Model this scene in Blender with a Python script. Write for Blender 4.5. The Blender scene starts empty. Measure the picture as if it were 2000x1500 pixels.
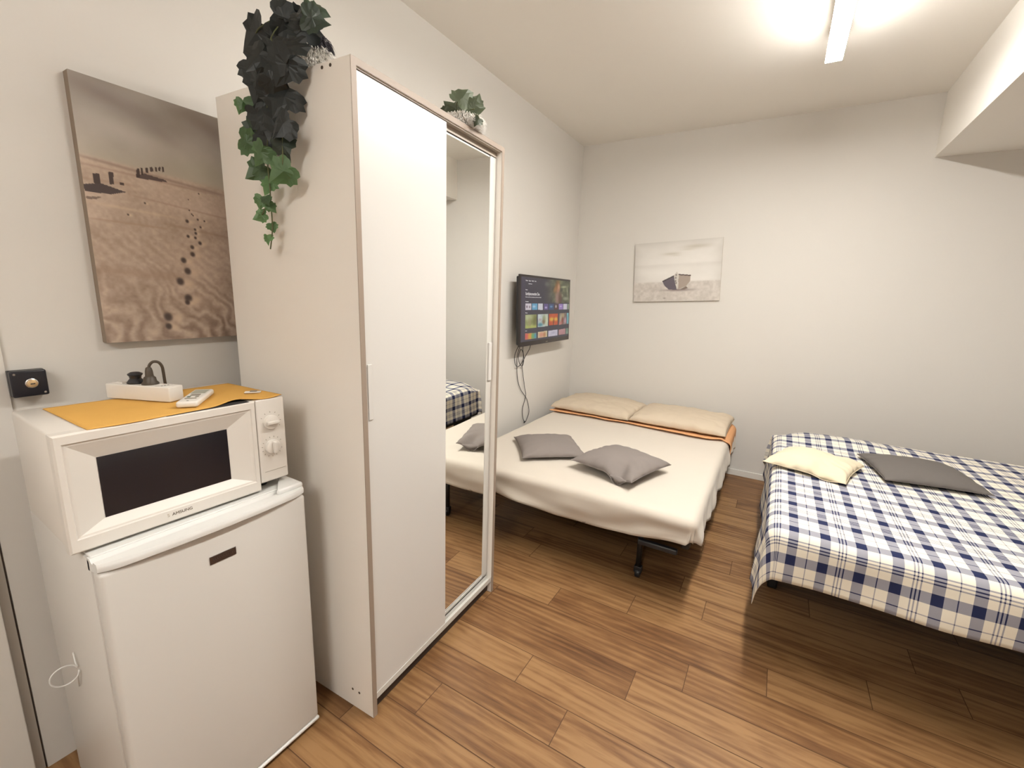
import bpy, bmesh, math, random
import numpy as np
from mathutils import Vector, Matrix, noise
random.seed(7); rng = np.random.default_rng(5)
PI = math.pi
sc = bpy.context.scene
COL = sc.collection

# ------------------------------------------------------------------ camera
YAW, PITCH, ROLL, CX, CZ, FPX = .5343, .1967, .0325, 1.7178, 1.4327, 865.07
fwd = Vector((-math.sin(YAW)*math.cos(PITCH), math.cos(YAW)*math.cos(PITCH), -math.sin(PITCH)))
rt = Vector((math.cos(YAW), math.sin(YAW), 0)); up = rt.cross(fwd)
r2 = math.cos(ROLL)*rt + math.sin(ROLL)*up; u2 = -math.sin(ROLL)*rt + math.cos(ROLL)*up
cam = bpy.data.cameras.new('camera'); co = bpy.data.objects.new('camera', cam); COL.objects.link(co)
cam.sensor_width = 36; cam.sensor_fit = 'HORIZONTAL'; cam.lens = 36*FPX/2000; cam.clip_start = .02
m = Matrix((r2, u2, -fwd)).transposed().to_4x4(); m.translation = Vector((CX, 0, CZ)); co.matrix_world = m
sc.camera = co

# ------------------------------------------------------------------ world, exposure
w = bpy.data.worlds.new('world'); sc.world = w; w.use_nodes = True
w.node_tree.nodes['Background'].inputs[0].default_value = (.9, .85, .78, 1)
w.node_tree.nodes['Background'].inputs[1].default_value = .05
sc.view_settings.view_transform = 'Standard'; sc.view_settings.look = 'None'
sc.view_settings.gamma = 1; sc.view_settings.use_curve_mapping = False
sc.view_settings.exposure = 0.0
EXPO = 0.0
LIGHT = (1, .965, .90)
LAMP_STRENGTH = 166.0
ALB = .80        # darkens base colours so less light bounces and shaded areas go deeper
sc.cycles.max_bounces = 12; sc.cycles.diffuse_bounces = 8; sc.cycles.glossy_bounces = 6

# ------------------------------------------------------------------ colour and materials
def lin(c):
    c = np.asarray(c, float)/255.
    return np.where(c <= .04045, c/12.92, ((c+.055)/1.055)**2.4)
def L3(r, g, b): return tuple(float(v) for v in lin((r, g, b)))
MATS = {}
def mat(name, col, rough=.6, metal=0, bump=0, bscale=200, var=0, vscale=5, spec=.5, emit=None, est=0, coat=0, sheen=0):
    if name in MATS: return MATS[name]
    if not metal and not emit: col = tuple(c*ALB for c in col)
    mt = bpy.data.materials.new(name); mt.use_nodes = True; nt = mt.node_tree
    b = nt.nodes['Principled BSDF']
    b.inputs['Base Color'].default_value = (*col, 1); b.inputs['Roughness'].default_value = rough
    b.inputs['Metallic'].default_value = metal; b.inputs['Specular IOR Level'].default_value = spec
    if coat: b.inputs['Coat Weight'].default_value = coat; b.inputs['Coat Roughness'].default_value = .15
    if sheen: b.inputs['Sheen Weight'].default_value = sheen
    if emit: b.inputs['Emission Color'].default_value = (*emit, 1); b.inputs['Emission Strength'].default_value = est
    tc = nt.nodes.new('ShaderNodeTexCoord')
    if bump:
        n = nt.nodes.new('ShaderNodeTexNoise'); n.inputs['Scale'].default_value = bscale; n.inputs['Detail'].default_value = 3
        bp = nt.nodes.new('ShaderNodeBump'); bp.inputs['Strength'].default_value = bump; bp.inputs['Distance'].default_value = .002
        nt.links.new(tc.outputs['Object'], n.inputs['Vector']); nt.links.new(n.outputs['Fac'], bp.inputs['Height'])
        nt.links.new(bp.outputs['Normal'], b.inputs['Normal'])
    if var:
        n = nt.nodes.new('ShaderNodeTexNoise'); n.inputs['Scale'].default_value = vscale; n.inputs['Detail'].default_value = 4
        mx = nt.nodes.new('ShaderNodeMix'); mx.data_type = 'RGBA'
        mx.inputs[6].default_value = (*[c*(1-var) for c in col], 1); mx.inputs[7].default_value = (*[min(1, c*(1+var)) for c in col], 1)
        nt.links.new(tc.outputs['Object'], n.inputs['Vector']); nt.links.new(n.outputs['Fac'], mx.inputs[0])
        nt.links.new(mx.outputs[2], b.inputs['Base Color'])
    MATS[name] = mt; return mt
def attr_mat(name, rough=.6, bump=0, bscale=400, emit=0, mul=1.):
    mt = bpy.data.materials.new(name); mt.use_nodes = True; nt = mt.node_tree; b = nt.nodes['Principled BSDF']
    a = nt.nodes.new('ShaderNodeAttribute'); a.attribute_name = 'tint'
    nt.links.new(a.outputs['Color'], b.inputs['Base Color']); b.inputs['Roughness'].default_value = rough
    if emit:
        nt.links.new(a.outputs['Color'], b.inputs['Emission Color']); b.inputs['Emission Strength'].default_value = emit
        b.inputs['Base Color'].default_value = (.01, .01, .01, 1); nt.links.remove(b.inputs['Base Color'].links[0])
    if bump:
        tc = nt.nodes.new('ShaderNodeTexCoord'); n = nt.nodes.new('ShaderNodeTexNoise'); n.inputs['Scale'].default_value = bscale
        bp = nt.nodes.new('ShaderNodeBump'); bp.inputs['Strength'].default_value = bump; bp.inputs['Distance'].default_value = .001
        nt.links.new(tc.outputs['Object'], n.inputs['Vector']); nt.links.new(n.outputs['Fac'], bp.inputs['Height']); nt.links.new(bp.outputs['Normal'], b.inputs['Normal'])
    MATS[name] = mt; return mt

M_wall = mat('wall_paint', (.80, .775, .735), .85, bump=.12, bscale=60, spec=.25)
M_ceil = mat('ceiling_paint', (1.0, .965, .91), .9, spec=.2)
M_trim = mat('trim_white', (.84, .82, .78), .45)
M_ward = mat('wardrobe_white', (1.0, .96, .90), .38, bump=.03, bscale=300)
M_rail = mat('rail_grey', L3(178, 166, 152), .4)
M_wedge = mat('wardrobe_edge', L3(160, 144, 130), .5)
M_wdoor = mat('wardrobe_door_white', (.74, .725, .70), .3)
M_alu = mat('painted_rail', (.70, .685, .645), .35)
M_dark = mat('plinth_and_crack_shade', L3(66, 54, 46), .7)
M_mirror = mat('mirror_glass', (.93, .94, .92), .0, metal=1)
M_hole = mat('dark_screw', L3(70, 58, 45), .5)
M_fridge = mat('fridge_white', (.74, .72, .685), .35, bump=.05, bscale=900)
M_frtop = mat('fridge_trim', (.85, .855, .84), .3)
M_gasket = mat('door_gasket', L3(150, 145, 135), .7)
M_micro = mat('microwave_white', (.83, .79, .735), .35, coat=.2)
M_glass = mat('microwave_window', (.012, .012, .018), .12, coat=.6)
M_line = mat('grey_print', L3(150, 142, 130), .6)
M_logo = mat('logo_print', L3(96, 84, 68), .6)
M_logof = mat('logo_print_worn', L3(188, 176, 158), .6)
M_mat = mat('yellow_felt', L3(230, 180, 98), .95, bump=.3, bscale=500, var=.06, vscale=12, spec=.1)
M_matu = mat('black_felt', (.02, .018, .02), .95)
M_plast = mat('white_plastic', (.86, .83, .78), .4)
M_black = mat('black_plastic', (.022, .022, .026), .38)
M_navy = mat('switch_black', L3(26, 26, 36), .35)
M_brown = mat('brown_rubber', L3(74, 64, 52), .5)
M_brass = mat('brass', L3(214, 184, 140), .3, metal=.6)
M_steel = mat('steel', (.7, .7, .7), .25, metal=1)
M_bezel = mat('tv_bezel', L3(52, 46, 46), .3)
M_frame = mat('bed_frame_metal', (.007, .007, .008), .45)
M_wheel = mat('castor_rubber', (.015, .016, .02), .4)
M_clip = mat('grey_clip', L3(150, 140, 130), .5)
M_sheet = mat('cream_cotton', (.715, .655, .575), .9, bump=.12, bscale=700, spec=.15, sheen=.1)
M_orange = mat('orange_cotton', L3(232, 174, 126), .9, bump=.12, bscale=700, spec=.15)
M_pill = mat('beige_pillow', L3(214, 199, 178), .9, bump=.12, bscale=600, spec=.15)
M_grey = mat('grey_cushion', L3(142, 134, 130), .95, bump=.2, bscale=700, spec=.1)
M_greyd = mat('dark_grey_cushion', L3(112, 107, 104), .95, bump=.2, bscale=700, spec=.1)
M_cream = mat('cream_cushion', L3(226, 214, 188), .9, bump=.15, bscale=500, spec=.15)
M_lining = mat('cream_lining', L3(232, 222, 204), .9)
M_matt = mat('mattress_ticking', L3(214, 204, 190), .9)
M_fur = mat('white_fur', (1.12, 1.08, 1.02), .8, sheen=.4)
M_furd = mat('plum_fur', L3(52, 44, 56), .8, sheen=.2)
M_stem = mat('plant_stem', L3(92, 96, 60), .7)
M_badge = mat('badge_brown', L3(66, 50, 42), .35)
M_badget = mat('badge_print', L3(112, 92, 84), .4)
M_lampw = mat('lamp_housing', (.85, .85, .85), .4)
M_text = mat('screen_text', (.3, .3, .3), .5, emit=(.62, .6, .62), est=.8)

# ------------------------------------------------------------------ builders
def link(o, parent=None):
    COL.objects.link(o)
    if parent is not None: o.parent = parent
    return o
def tag(o, label=None, cat=None, group=None, kind=None):
    if label: o['label'] = label
    if cat: o['category'] = cat
    if group: o['group'] = group
    if kind: o['kind'] = kind
    return o
def thing(name, label, cat, loc=(0, 0, 0), rz=0, group=None):
    o = bpy.data.objects.new(name, None); o.empty_display_size = .1; link(o); o.location = loc; o.rotation_euler = (0, 0, rz)
    return tag(o, label, cat, group)
def pydata(name, V, F, mt, parent=None, smooth=True, uv=None, tint=None, mats=None, midx=None):
    me = bpy.data.meshes.new(name); me.from_pydata([tuple(map(float, v)) for v in V], [], [tuple(int(i) for i in f) for f in F]); me.update()
    o = bpy.data.objects.new(name, me)
    for q in (mats or [mt]): me.materials.append(q)
    if midx is not None: me.polygons.foreach_set('material_index', [int(i) for i in midx])
    if smooth: me.polygons.foreach_set('use_smooth', [True]*len(me.polygons))
    if uv is not None:
        l = me.uv_layers.new(name='UVMap'); idx = np.empty(len(me.loops), int); me.loops.foreach_get('vertex_index', idx)
        l.data.foreach_set('uv', np.asarray(uv, float)[idx].ravel())
    if tint is not None:
        a = me.color_attributes.new('tint', 'FLOAT_COLOR', 'POINT'); t = np.ones((len(V), 4)); t[:, :3] = tint; a.data.foreach_set('color', t.ravel())
    return link(o, parent)
def mesh(name, bm, mt, parent=None, smooth=False, mats=None):
    me = bpy.data.meshes.new(name); bm.normal_update(); bm.to_mesh(me); bm.free()
    for q in (mats or [mt]): me.materials.append(q)
    if smooth: me.polygons.foreach_set('use_smooth', [True]*len(me.polygons))
    o = bpy.data.objects.new(name, me)
    if smooth == 'auto':
        try: me.set_sharp_from_angle(angle=math.radians(35))
        except Exception: pass
    return link(o, parent)
def box(bm, lo, hi, bev=0, seg=2, mi=0):
    lo, hi = Vector(lo), Vector(hi)
    r = bmesh.ops.create_cube(bm, size=1)
    for v in r['verts']: v.co = Vector([lo[i] + (v.co[i]+.5)*(hi[i]-lo[i]) for i in range(3)])
    fs = set(f for v in r['verts'] for f in v.link_faces)
    for f in fs: f.material_index = mi
    if bev: bmesh.ops.bevel(bm, geom=list(set(e for f in fs for e in f.edges)), offset=bev, segments=seg, affect='EDGES', profile=.5)
    return bm
def BX(lo, hi, bev=0, seg=2): return box(bmesh.new(), lo, hi, bev, seg)
def tube_vf(pts, r, n=10, V=None, F=None, closed=False):
    V = [] if V is None else V; F = [] if F is None else F
    pts = [Vector(p) for p in pts]; N = len(pts); base = len(V); ref = None
    for i, p in enumerate(pts):
        t = (pts[min(i+1, N-1)] - pts[max(i-1, 0)]).normalized() if N > 1 else Vector((0, 0, 1))
        if ref is None:
            a = Vector((0, 0, 1)) if abs(t.z) < .9 else Vector((1, 0, 0)); ref = t.cross(a).normalized()
        ref = (ref - t*ref.dot(t)).normalized(); b = t.cross(ref)
        rr = r[i] if hasattr(r, '__len__') else r
        for k in range(n):
            an = 2*PI*k/n; V.append(p + (ref*math.cos(an)+b*math.sin(an))*rr)
    for i in range(N-1):
        for k in range(n):
            a = base+i*n+k; b_ = base+i*n+(k+1) % n; F.append((a, b_, b_+n, a+n))
    F.append(tuple(base+k for k in range(n))[::-1]); F.append(tuple(base+(N-1)*n+k for k in range(n)))
    return V, F
def smooth_path(P, sub=6):
    P = [Vector(p) for p in P]; out = []
    for i in range(len(P)-1):
        p0, p1, p2, p3 = P[max(i-1, 0)], P[i], P[i+1], P[min(i+2, len(P)-1)]
        for k in range(sub):
            t = k/sub
            out.append(.5*((2*p1)+(-p0+p2)*t+(2*p0-5*p1+4*p2-p3)*t*t+(-p0+3*p1-3*p2+p3)*t**3))
    out.append(P[-1]); return out
def tube(name, pts, r, mt, parent=None, n=10, sub=6):
    V, F = tube_vf(smooth_path(pts, sub) if sub else pts, r, n); return pydata(name, V, F, mt, parent)
def lathe(name, prof, mt, parent=None, n=32, loc=(0, 0, 0), axis='z'):
    V = []; F = []
    for r, z in prof:
        for k in range(n):
            a = 2*PI*k/n; v = (r*math.cos(a), r*math.sin(a), z)
            if axis == 'x': v = (z, v[0], v[1])
            V.append((v[0]+loc[0], v[1]+loc[1], v[2]+loc[2]))
    for i in range(len(prof)-1):
        for k in range(n):
            a = i*n+k; b = i*n+(k+1) % n; F.append((a, b, b+n, a+n))
    F.append(tuple(range(n))[::-1]); F.append(tuple((len(prof)-1)*n+k for k in range(n)))
    o = pydata(name, V, F, mt, parent)
    try: o.data.set_sharp_from_angle(angle=math.radians(40))
    except Exception: pass
    return o
def text(name, s, size, M, mt, parent=None, depth=.0004, align='LEFT', squash=1):
    c = bpy.data.curves.new(name, 'FONT'); c.body = s; c.size = size; c.extrude = depth; c.align_x = align
    o = bpy.data.objects.new(name, c); COL.objects.link(o)
    bpy.context.view_layer.update()
    me = bpy.data.meshes.new_from_object(o.evaluated_get(bpy.context.evaluated_depsgraph_get()))
    COL.objects.unlink(o); bpy.data.objects.remove(o)
    me.transform(M @ Matrix.Diagonal((squash, 1, 1, 1))); me.materials.clear(); me.materials.append(mt); me.name = name
    return link(bpy.data.objects.new(name, me), parent)
# text lying in the plane facing +x, running along +y, upright in z
def FACE_X(x, y, z): return Matrix(((0, 0, 1, x), (1, 0, 0, y), (0, 1, 0, z), (0, 0, 0, 1)))
def structure(name, bm, mt, smooth=False, mats=None):
    o = mesh(name, bm, mt, None, smooth, mats); o['kind'] = 'structure'; return o

# ------------------------------------------------------------------ the room
RX, D, H, NY = 3.95, 4.035, 2.776, -2.6
structure('wall_left', BX((-.15, NY, -.05), (0, D, H+.1)), M_wall)
structure('wall_back', BX((-.15, D, -.05), (RX+.15, D+.15, H+.1)), M_wall)
structure('wall_right', BX((RX, NY, -.05), (RX+.15, D, H+.1)), M_wall)
structure('wall_front', BX((-.15, NY-.15, -.05), (RX+.15, NY, H+.1)), M_wall)
structure('ceiling', BX((0, NY, H), (RX, D, H+.1)), M_ceil)
structure('trim_1', BX((2.441, NY, 2.394), (RX, D, H)), M_ceil)              # lowered soffit along the right
structure('baseboard_back', BX((0, D-.012, 0), (RX, D, .052), .003), M_trim)
structure('baseboard_left', BX((0, 1.68, 0), (.012, D-.012, .052), .003), M_trim)
structure('baseboard_right', BX((RX-.012, NY, 0), (RX, D-.012, .052), .003), M_trim)
# door frame and leaf in the left wall beside the fridge
structure('trim_2', BX((0, .232, 0), (.007, .300, 2.15), .001), M_wall)
for ya, yb in ((.2285, .2315), (.3003, .3035)): structure('trim_%d' % (3 if ya < .25 else 4), BX((0, ya, 0), (.0015, yb, 1.02)), M_dark)  # dark strips stand in for the shade inside two narrow wall cracks
b = BX((0, -.75, .012), (.030, .206, 2.10), .002); structure('door_1', b, M_trim)

# floor: wood-look porcelain planks laid across the room, one mesh
def wood_mat():
    mt = bpy.data.materials.new('wood_plank_tile'); mt.use_nodes = True; nt = mt.node_tree; N = nt.nodes; Lk = nt.links
    b = N['Principled BSDF']; uv = N.new('ShaderNodeUVMap'); uv.uv_map = 'UVMap'
    def mapping(s):
        mp = N.new('ShaderNodeMapping'); mp.inputs['Scale'].default_value = s; Lk.new(uv.outputs[0], mp.inputs[0]); return mp
    n1 = N.new('ShaderNodeTexNoise'); n1.inputs['Scale'].default_value = 1; n1.inputs['Detail'].default_value = 6; n1.inputs['Roughness'].default_value = .62; n1.inputs['Distortion'].default_value = .6
    Lk.new(mapping((2.2, 34, 1)).outputs[0], n1.inputs['Vector'])
    n2 = N.new('ShaderNodeTexNoise'); n2.inputs['Scale'].default_value = 1; n2.inputs['Detail'].default_value = 3; n2.inputs['Distortion'].default_value = 1.2
    Lk.new(mapping((2.6, 9, 1)).outputs[0], n2.inputs['Vector'])
    wv = N.new('ShaderNodeTexWave'); wv.bands_direction = 'Y'; wv.inputs['Scale'].default_value = 1; wv.inputs['Distortion'].default_value = 9; wv.inputs['Detail'].default_value = 2; wv.inputs['Detail Scale'].default_value = .8
    Lk.new(mapping((1.3, 11, 1)).outputs[0], wv.inputs['Vector'])
    n3 = N.new('ShaderNodeTexNoise'); n3.inputs['Scale'].default_value = 1; n3.inputs['Detail'].default_value = 2
    Lk.new(mapping((20, 260, 1)).outputs[0], n3.inputs['Vector'])
    r1 = N.new('ShaderNodeValToRGB'); e = r1.color_ramp.elements
    e[0].position = .32; e[0].color = (*[c*ALB for c in L3(88, 57, 34)], 1); e[1].position = .68; e[1].color = (*[c*ALB for c in L3(163, 125, 84)], 1)
    x = e.new(.5); x.color = (*[c*ALB for c in L3(129, 92, 58)], 1)
    def math_(op, a, bb, cl=False):
        q = N.new('ShaderNodeMath'); q.operation = op; q.use_clamp = cl
        for i, v in enumerate((a, bb)):
            if isinstance(v, (int, float)): q.inputs[i].default_value = v
            else: Lk.new(v, q.inputs[i])
        return q.outputs[0]
    s = math_('ADD', math_('MULTIPLY', n1.outputs['Fac'], .62), math_('MULTIPLY', n2.outputs['Fac'], .35))
    s = math_('ADD', s, math_('MULTIPLY', wv.outputs['Fac'], .08)); s = math_('ADD', s, math_('MULTIPLY', n3.outputs['Fac'], .10))
    at = N.new('ShaderNodeAttribute'); at.attribute_name = 'tint'
    sp = N.new('ShaderNodeSeparateColor'); Lk.new(at.outputs['Color'], sp.inputs[0])
    s = math_('ADD', s, math_('MULTIPLY', math_('SUBTRACT', sp.outputs[0], .5), .15), True)
    Lk.new(s, r1.inputs[0]); Lk.new(r1.outputs[0], b.inputs['Base Color'])
    b.inputs['Roughness'].default_value = .42; b.inputs['Specular IOR Level'].default_value = .35
    bp = N.new('ShaderNodeBump'); bp.inputs['Strength'].default_value = .15; bp.inputs['Distance'].default_value = .001
    Lk.new(n1.outputs['Fac'], bp.inputs['Height']); Lk.new(bp.outputs[0], b.inputs['Normal'])
    return mt
M_wood = wood_mat(); M_grout = mat('grout', L3(96, 68, 46), .9)
def build_floor():
    V = []; F = []; UV = []; T = []; MI = []
    known = {0: 1.410, 1: 1.582, -1: 1.032, 2: .948, 3: 1.282, -2: 1.250, -3: .807, 7: 1.662, 4: .68, 5: 1.46, 6: 1.11, 13: 1.621, -4: 1.51}
    P, LEN, g = .1505, .906, .0014
    k = -28
    while True:
        ya, yb = 1.40+P*k, 1.40+P*(k+1)
        if ya > D: break
        if yb > NY:
            x0 = known.get(k, random.random()*LEN); x0 -= math.ceil(x0/LEN)*LEN
            while x0 < RX:
                xa, xb = max(x0, 0), min(x0+LEN, RX)
                if xb > xa:
                    y0, y1 = max(ya, NY), min(yb, D)
                    ou, ov, t = random.random()*50, random.random()*50, random.random()
                    n = len(V)
                    for (x, y) in ((xa+g, y0+g), (xb-g, y0+g), (xb-g, y1-g), (xa+g, y1-g)):
                        V.append((x, y, 0)); UV.append((x+ou, y+ov)); T.append((t, t, t))
                    F.append((n, n+1, n+2, n+3)); MI.append(0)
                x0 += LEN
        k += 1
    n = len(V)
    for x, y in ((-.02, NY-.02), (RX+.02, NY-.02), (RX+.02, D+.02), (-.02, D+.02)):
        for z in (-.0012, -.1): V.append((x, y, z)); UV.append((x, y)); T.append((.5,)*3)
    F += [(n, n+2, n+4, n+6), (n+1, n+7, n+5, n+3), (n, n+1, n+3, n+2), (n+2, n+3, n+5, n+4), (n+4, n+5, n+7, n+6), (n+6, n+7, n+1, n)]; MI += [1]*6
    o = pydata('floor', V, F, None, None, False, UV, T, [M_wood, M_grout], MI); o['kind'] = 'structure'
build_floor()

# ------------------------------------------------------------------ ceiling strip lamps
M_glow = mat('lamp_diffuser', (1, 1, 1), .5, emit=LIGHT, est=LAMP_STRENGTH)
def strip_lamp(y0, y1, label):
    t = thing('linear_pendant_lamp', label, 'ceiling lamp', (1.784, (y0+y1)/2, 2.635)); h = (y1-y0)/2
    mesh('housing', BX((-.036, -h, .0107), (.036, h, .070), .003), M_lampw, t)
    mesh('diffuser', BX((-.036, -h+.001, 0), (.036, h-.001, .0105), .003), M_glow, t)
    for s in (-1, 1):
        tube('suspension_cable', [(0, s*h*.7, .0702), (0, s*h*.7, H-2.635-.001)], .0012, M_steel, t, 6, 0)
strip_lamp(1.0, 2.955, 'long white glowing ceiling strip lamp above the gap between the beds')
strip_lamp(-2.35, -.80, 'shorter white glowing ceiling strip lamp at the near end of the room, behind the viewpoint')

# ------------------------------------------------------------------ wardrobe
WX0, WX1, WY0, WY1, WH = .0, .606, 0, .787, 2.02
WA = .0374; WO = Vector((.70-.606*math.cos(WA), .8623-.606*math.sin(WA), 0))
wr = thing('sliding_wardrobe', 'tall white two-door sliding wardrobe with a mirror door', 'wardrobe', WO, WA); WW = WY1-WY0
for y in (0, WW-.018):
    sp = mesh('side_panel', BX((WX0, y, 0), (WX1-.0008, y+.018, WH), .0006, 1), M_ward, wr)
    mesh('edge_strip', BX((WX1-.0008, y, 0), (WX1+.001, y+.018, WH)), M_wedge, sp)
tp = mesh('top_panel', BX((WX0, .018, WH-.018), (WX1-.0008, WW-.018, WH)), M_ward, wr)
mesh('edge_strip', BX((WX1-.0008, .018, WH-.018), (WX1+.001, WW-.018, WH)), M_wedge, tp)
mesh('bottom_panel', BX((WX0, .018, .048), (WX1-.064, WW-.018, .066)), M_ward, wr)
mesh('back_panel', BX((WX0, .018, .0), (WX0+.004, WW-.018, WH-.018)), M_ward, wr)
mesh('plinth', BX((WX1-.034, .018, .004), (WX1-.022, WW-.018, .0655)), M_dark, wr)
b = bmesh.new(); y0, y1 = .018, WW-.018
box(b, (WX1-.075, y0, WH-.022), (WX1-.004, y1, WH-.018)); box(b, (WX1-.062, y0, WH-.030), (WX1-.059, y1, WH-.022))
box(b, (WX1-.0275, y0, WH-.040), (WX1-.0245, y1, WH-.022)); box(b, (WX1-.058, y0, WH-.040), (WX1-.055, y1, WH-.022))
mesh('top_rail', b, M_rail, wr)
b = bmesh.new()
box(b, (WX1-.060, y0, .0661), (WX1-.0036, y1, .069)); box(b, (WX1-.0035, y0, .060), (WX1-.0012, y1, .083))
for x in (.0235, .048): box(b, (WX1-x-.002, y0, .069), (WX1-x, y1, .086))
mesh('bottom_rail', b, M_alu, wr)
# front door (white, near side) slides in the front track
dy1 = .407
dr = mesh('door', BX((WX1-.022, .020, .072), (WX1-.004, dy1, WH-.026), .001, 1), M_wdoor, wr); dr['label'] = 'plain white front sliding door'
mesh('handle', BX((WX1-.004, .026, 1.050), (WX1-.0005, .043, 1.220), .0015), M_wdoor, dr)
# rear door with mirror
dr = mesh('door', BX((WX1-.046, .345, .090), (WX1-.029, WW-.020, WH-.042), .001, 1), M_alu, wr); dr['label'] = 'mirrored rear sliding door'
mr = mesh('mirror', BX((WX1-.0289, .352, .105), (WX1-.0265, .722, WH-.050)), M_mirror, dr); mr['label'] = 'silver mirror glass'
b = BX((WX1-.0289, .722, .100), (WX1-.025, .764, WH-.043), .001, 1); box(b, (WX1-.0289, .352, .094), (WX1-.025, .722, .105))
mesh('mirror_frame', b, M_alu, dr)
mesh('handle', BX((WX1-.025, .732, 1.063), (WX1-.018, .756, 1.230), .0015), M_wdoor, dr)
def screw(x, z, y=-.0008, r=.0045):
    V, F = tube_vf([(x, y, z), (x, y+.0012, z)], r, 12); pydata('screw', V, F, M_hole, wr, False)
for x, z in ((.500, 2.009), (.532, 2.009), (.510, .069), (.542, .069)): screw(x, z)

# ------------------------------------------------------------------ fridge
FX, FY0, FW, FH = .431, .278, .477, .850
fr = thing('mini_fridge', 'small white worktop-height fridge beside the wardrobe, under the microwave', 'fridge', (.105, FY0, 0))
b = BX((0, 0, .02), (FX-.025, FW, FH-.004), .004); mesh('body', b, M_fridge, fr, 'auto')
mesh('gasket', BX((FX-.025, .008, .035), (FX-.018, FW-.008, FH-.03)), M_gasket, fr)
# door with a bowed top lip
b = BX((FX-.018, 0, .030), (FX+.024, FW, FH-.023), .010, 4); dd = mesh('door', b, M_fridge, fr, 'auto')
def lip():
    V = []; F = []; n = 28
    prof = [(-.020, -.004), (-.020, .026), (-.004, .027), (.004, .0205), (.012, .0205), (.018, .027), (1.0, .027), (1.08, .022), (1.1, .017), (1.07, .009), (.95, .006)]
    for i in range(n+1):
        t = i/n; y = t*FW; bow = .013*(1-(2*t-1)**2)+.003; e = min(t, 1-t)*n
        pinch = .010*max(0, 1-e/1.5)
        for (a, z) in prof:
            x = FX-.018+a if a < .5 else FX-.018+.040 + (a-1)*.03 + bow - pinch
            V.append((x, y, FH-.028+z*1.0))
    m_ = len(prof)
    for i in range(n):
        for k in range(m_):
            a = i*m_+k; c = i*m_+(k+1) % m_; F.append((a, c, c+m_, a+m_))
    F.append(tuple(range(m_))); F.append(tuple(n*m_+k for k in range(m_))[::-1])
    o = pydata('door_top_trim', V, F, M_frtop, dd)
    o.data.set_sharp_from_angle(angle=math.radians(40))
lip()
mesh('bottom_trim', BX((FX-.018, 0, .020), (FX+.027, FW, .0305), .004, 3), M_frtop, dd, 'auto')
bd = mesh('badge', BX((FX+.024, .206, .738), (FX+.0258, .270, .760), .0006, 1), M_badge, dd); bd['label'] = 'dark brown name plate'
V, F = [], []
for i in range(11):
    y = .212+i*.0050; h = .003+.0018*((i*37) % 5)/4
    tube_vf([(FX+.0259, y, .749-h), (FX+.0259, y+.002, .749+h), (FX+.0259, y+.0035, .749-h*.6)], .00045, 5, V, F)
pydata('badge_script', V, F, M_badget, bd)
hc = BX((FX-.085, FW-.075, FH-.004), (FX+.012, FW+.004, FH+.013), .006, 3)
for v in hc.verts:
    if v.co.x < FX-.04: v.co.y = FW-.010 + (v.co.y-FW)*.1 if v.co.y < FW-.03 else v.co.y
mesh('hinge_cover', hc, M_frtop, fr, 'auto')
mesh('top_panel', BX((.004, .004, FH-.004), (FX-.028, FW-.004, FH+.0005), .001, 1), M_frtop, fr)
for x in (.05, FX-.07):
    for y in (.04, FW-.04): lathe('foot', [(.016, 0), (.018, .004), (.018, .021)], M_black, fr, 20, (x, y, 0))
rg = [(.195+.17*.026*math.cos(a_), -.0295+.985*.026*math.cos(a_), .465+.026*math.sin(a_)) for a_ in [math.radians(q_) for q_ in range(20, 400, 20)]]
tube('power_cord', [(.17, -.0028, .50), (.19, -.006, .485)]+rg[:-1]+[(.19, -.006, .44), (.17, -.0028, .40)], .0018, M_frtop, fr, 8, 3)

# ------------------------------------------------------------------ microwave (origin: bottom front-left corner, x out of the front, y to the right)
MZ, MW_, MH, MD = FH+.0135, .487, .261, .325
mw = thing('microwave_oven', 'white microwave oven with two dials standing on the small fridge', 'microwave', (.488, .257, MZ), -.028)
mesh('casing', BX((-MD, .002, 0), (-.030, MW_-.002, MH-.002), .006, 3), M_micro, mw, 'auto')
PW = .406                                                     # door width
dr = bmesh.new()
def door_mesh():
    # frame rings from outer edge to window
    rings = [(-.028, 0, -.006, PW, MH-.001, .0), (-.004, 0, -.006, PW, MH-.001, .0), (0, .004, -.002, PW-.003, MH-.005, 0),
             (0, .014, .024, PW-.012, MH-.022, 0), (-.003, .016, .026, PW-.014, MH-.024, 0), (-.004, .022, .030, PW-.022, MH-.029, 0),
             (-.022, .070, .049, PW-.070, MH-.070, 0)]
    V = []; F = []
    for x, ya, za, yb, zb, _ in rings: V += [(x, ya, za), (x, yb, za), (x, yb, zb), (x, ya, zb)]
    for i in range(len(rings)-1):
        for k in range(4):
            a = 4*i+k; c = 4*i+(k+1) % 4; F.append((a, c, c+4, a+4))
    F.append((0, 3, 2, 1))
    n = 4*(len(rings)-1); F.append((n, n+1, n+2, n+3))
    o = pydata('door', V, F, M_micro, mw, False)
    r = rings[-1]
    g = mesh('window', BX((r[0]-.001, r[1]-.0005, r[2]-.0005), (r[0]+.0012, r[3]+.0005, r[4]+.0005)), M_glass, o); g['label'] = 'black oven window'
    return o
do = door_mesh()
LX = .0003
tx0 = .176
text('logo', 'AMSUNG', .0108, FACE_X(LX, tx0+.0100, .0095), M_logo, do, .0002)
text('worn_letter', 'S', .0108, FACE_X(LX, tx0, .0095), M_logof, do, .0002)
cp = mesh('control_panel', BX((-.028, PW+.001, .015), (.0, MW_, MH-.001), .004, 3), M_micro, mw, 'auto')
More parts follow.
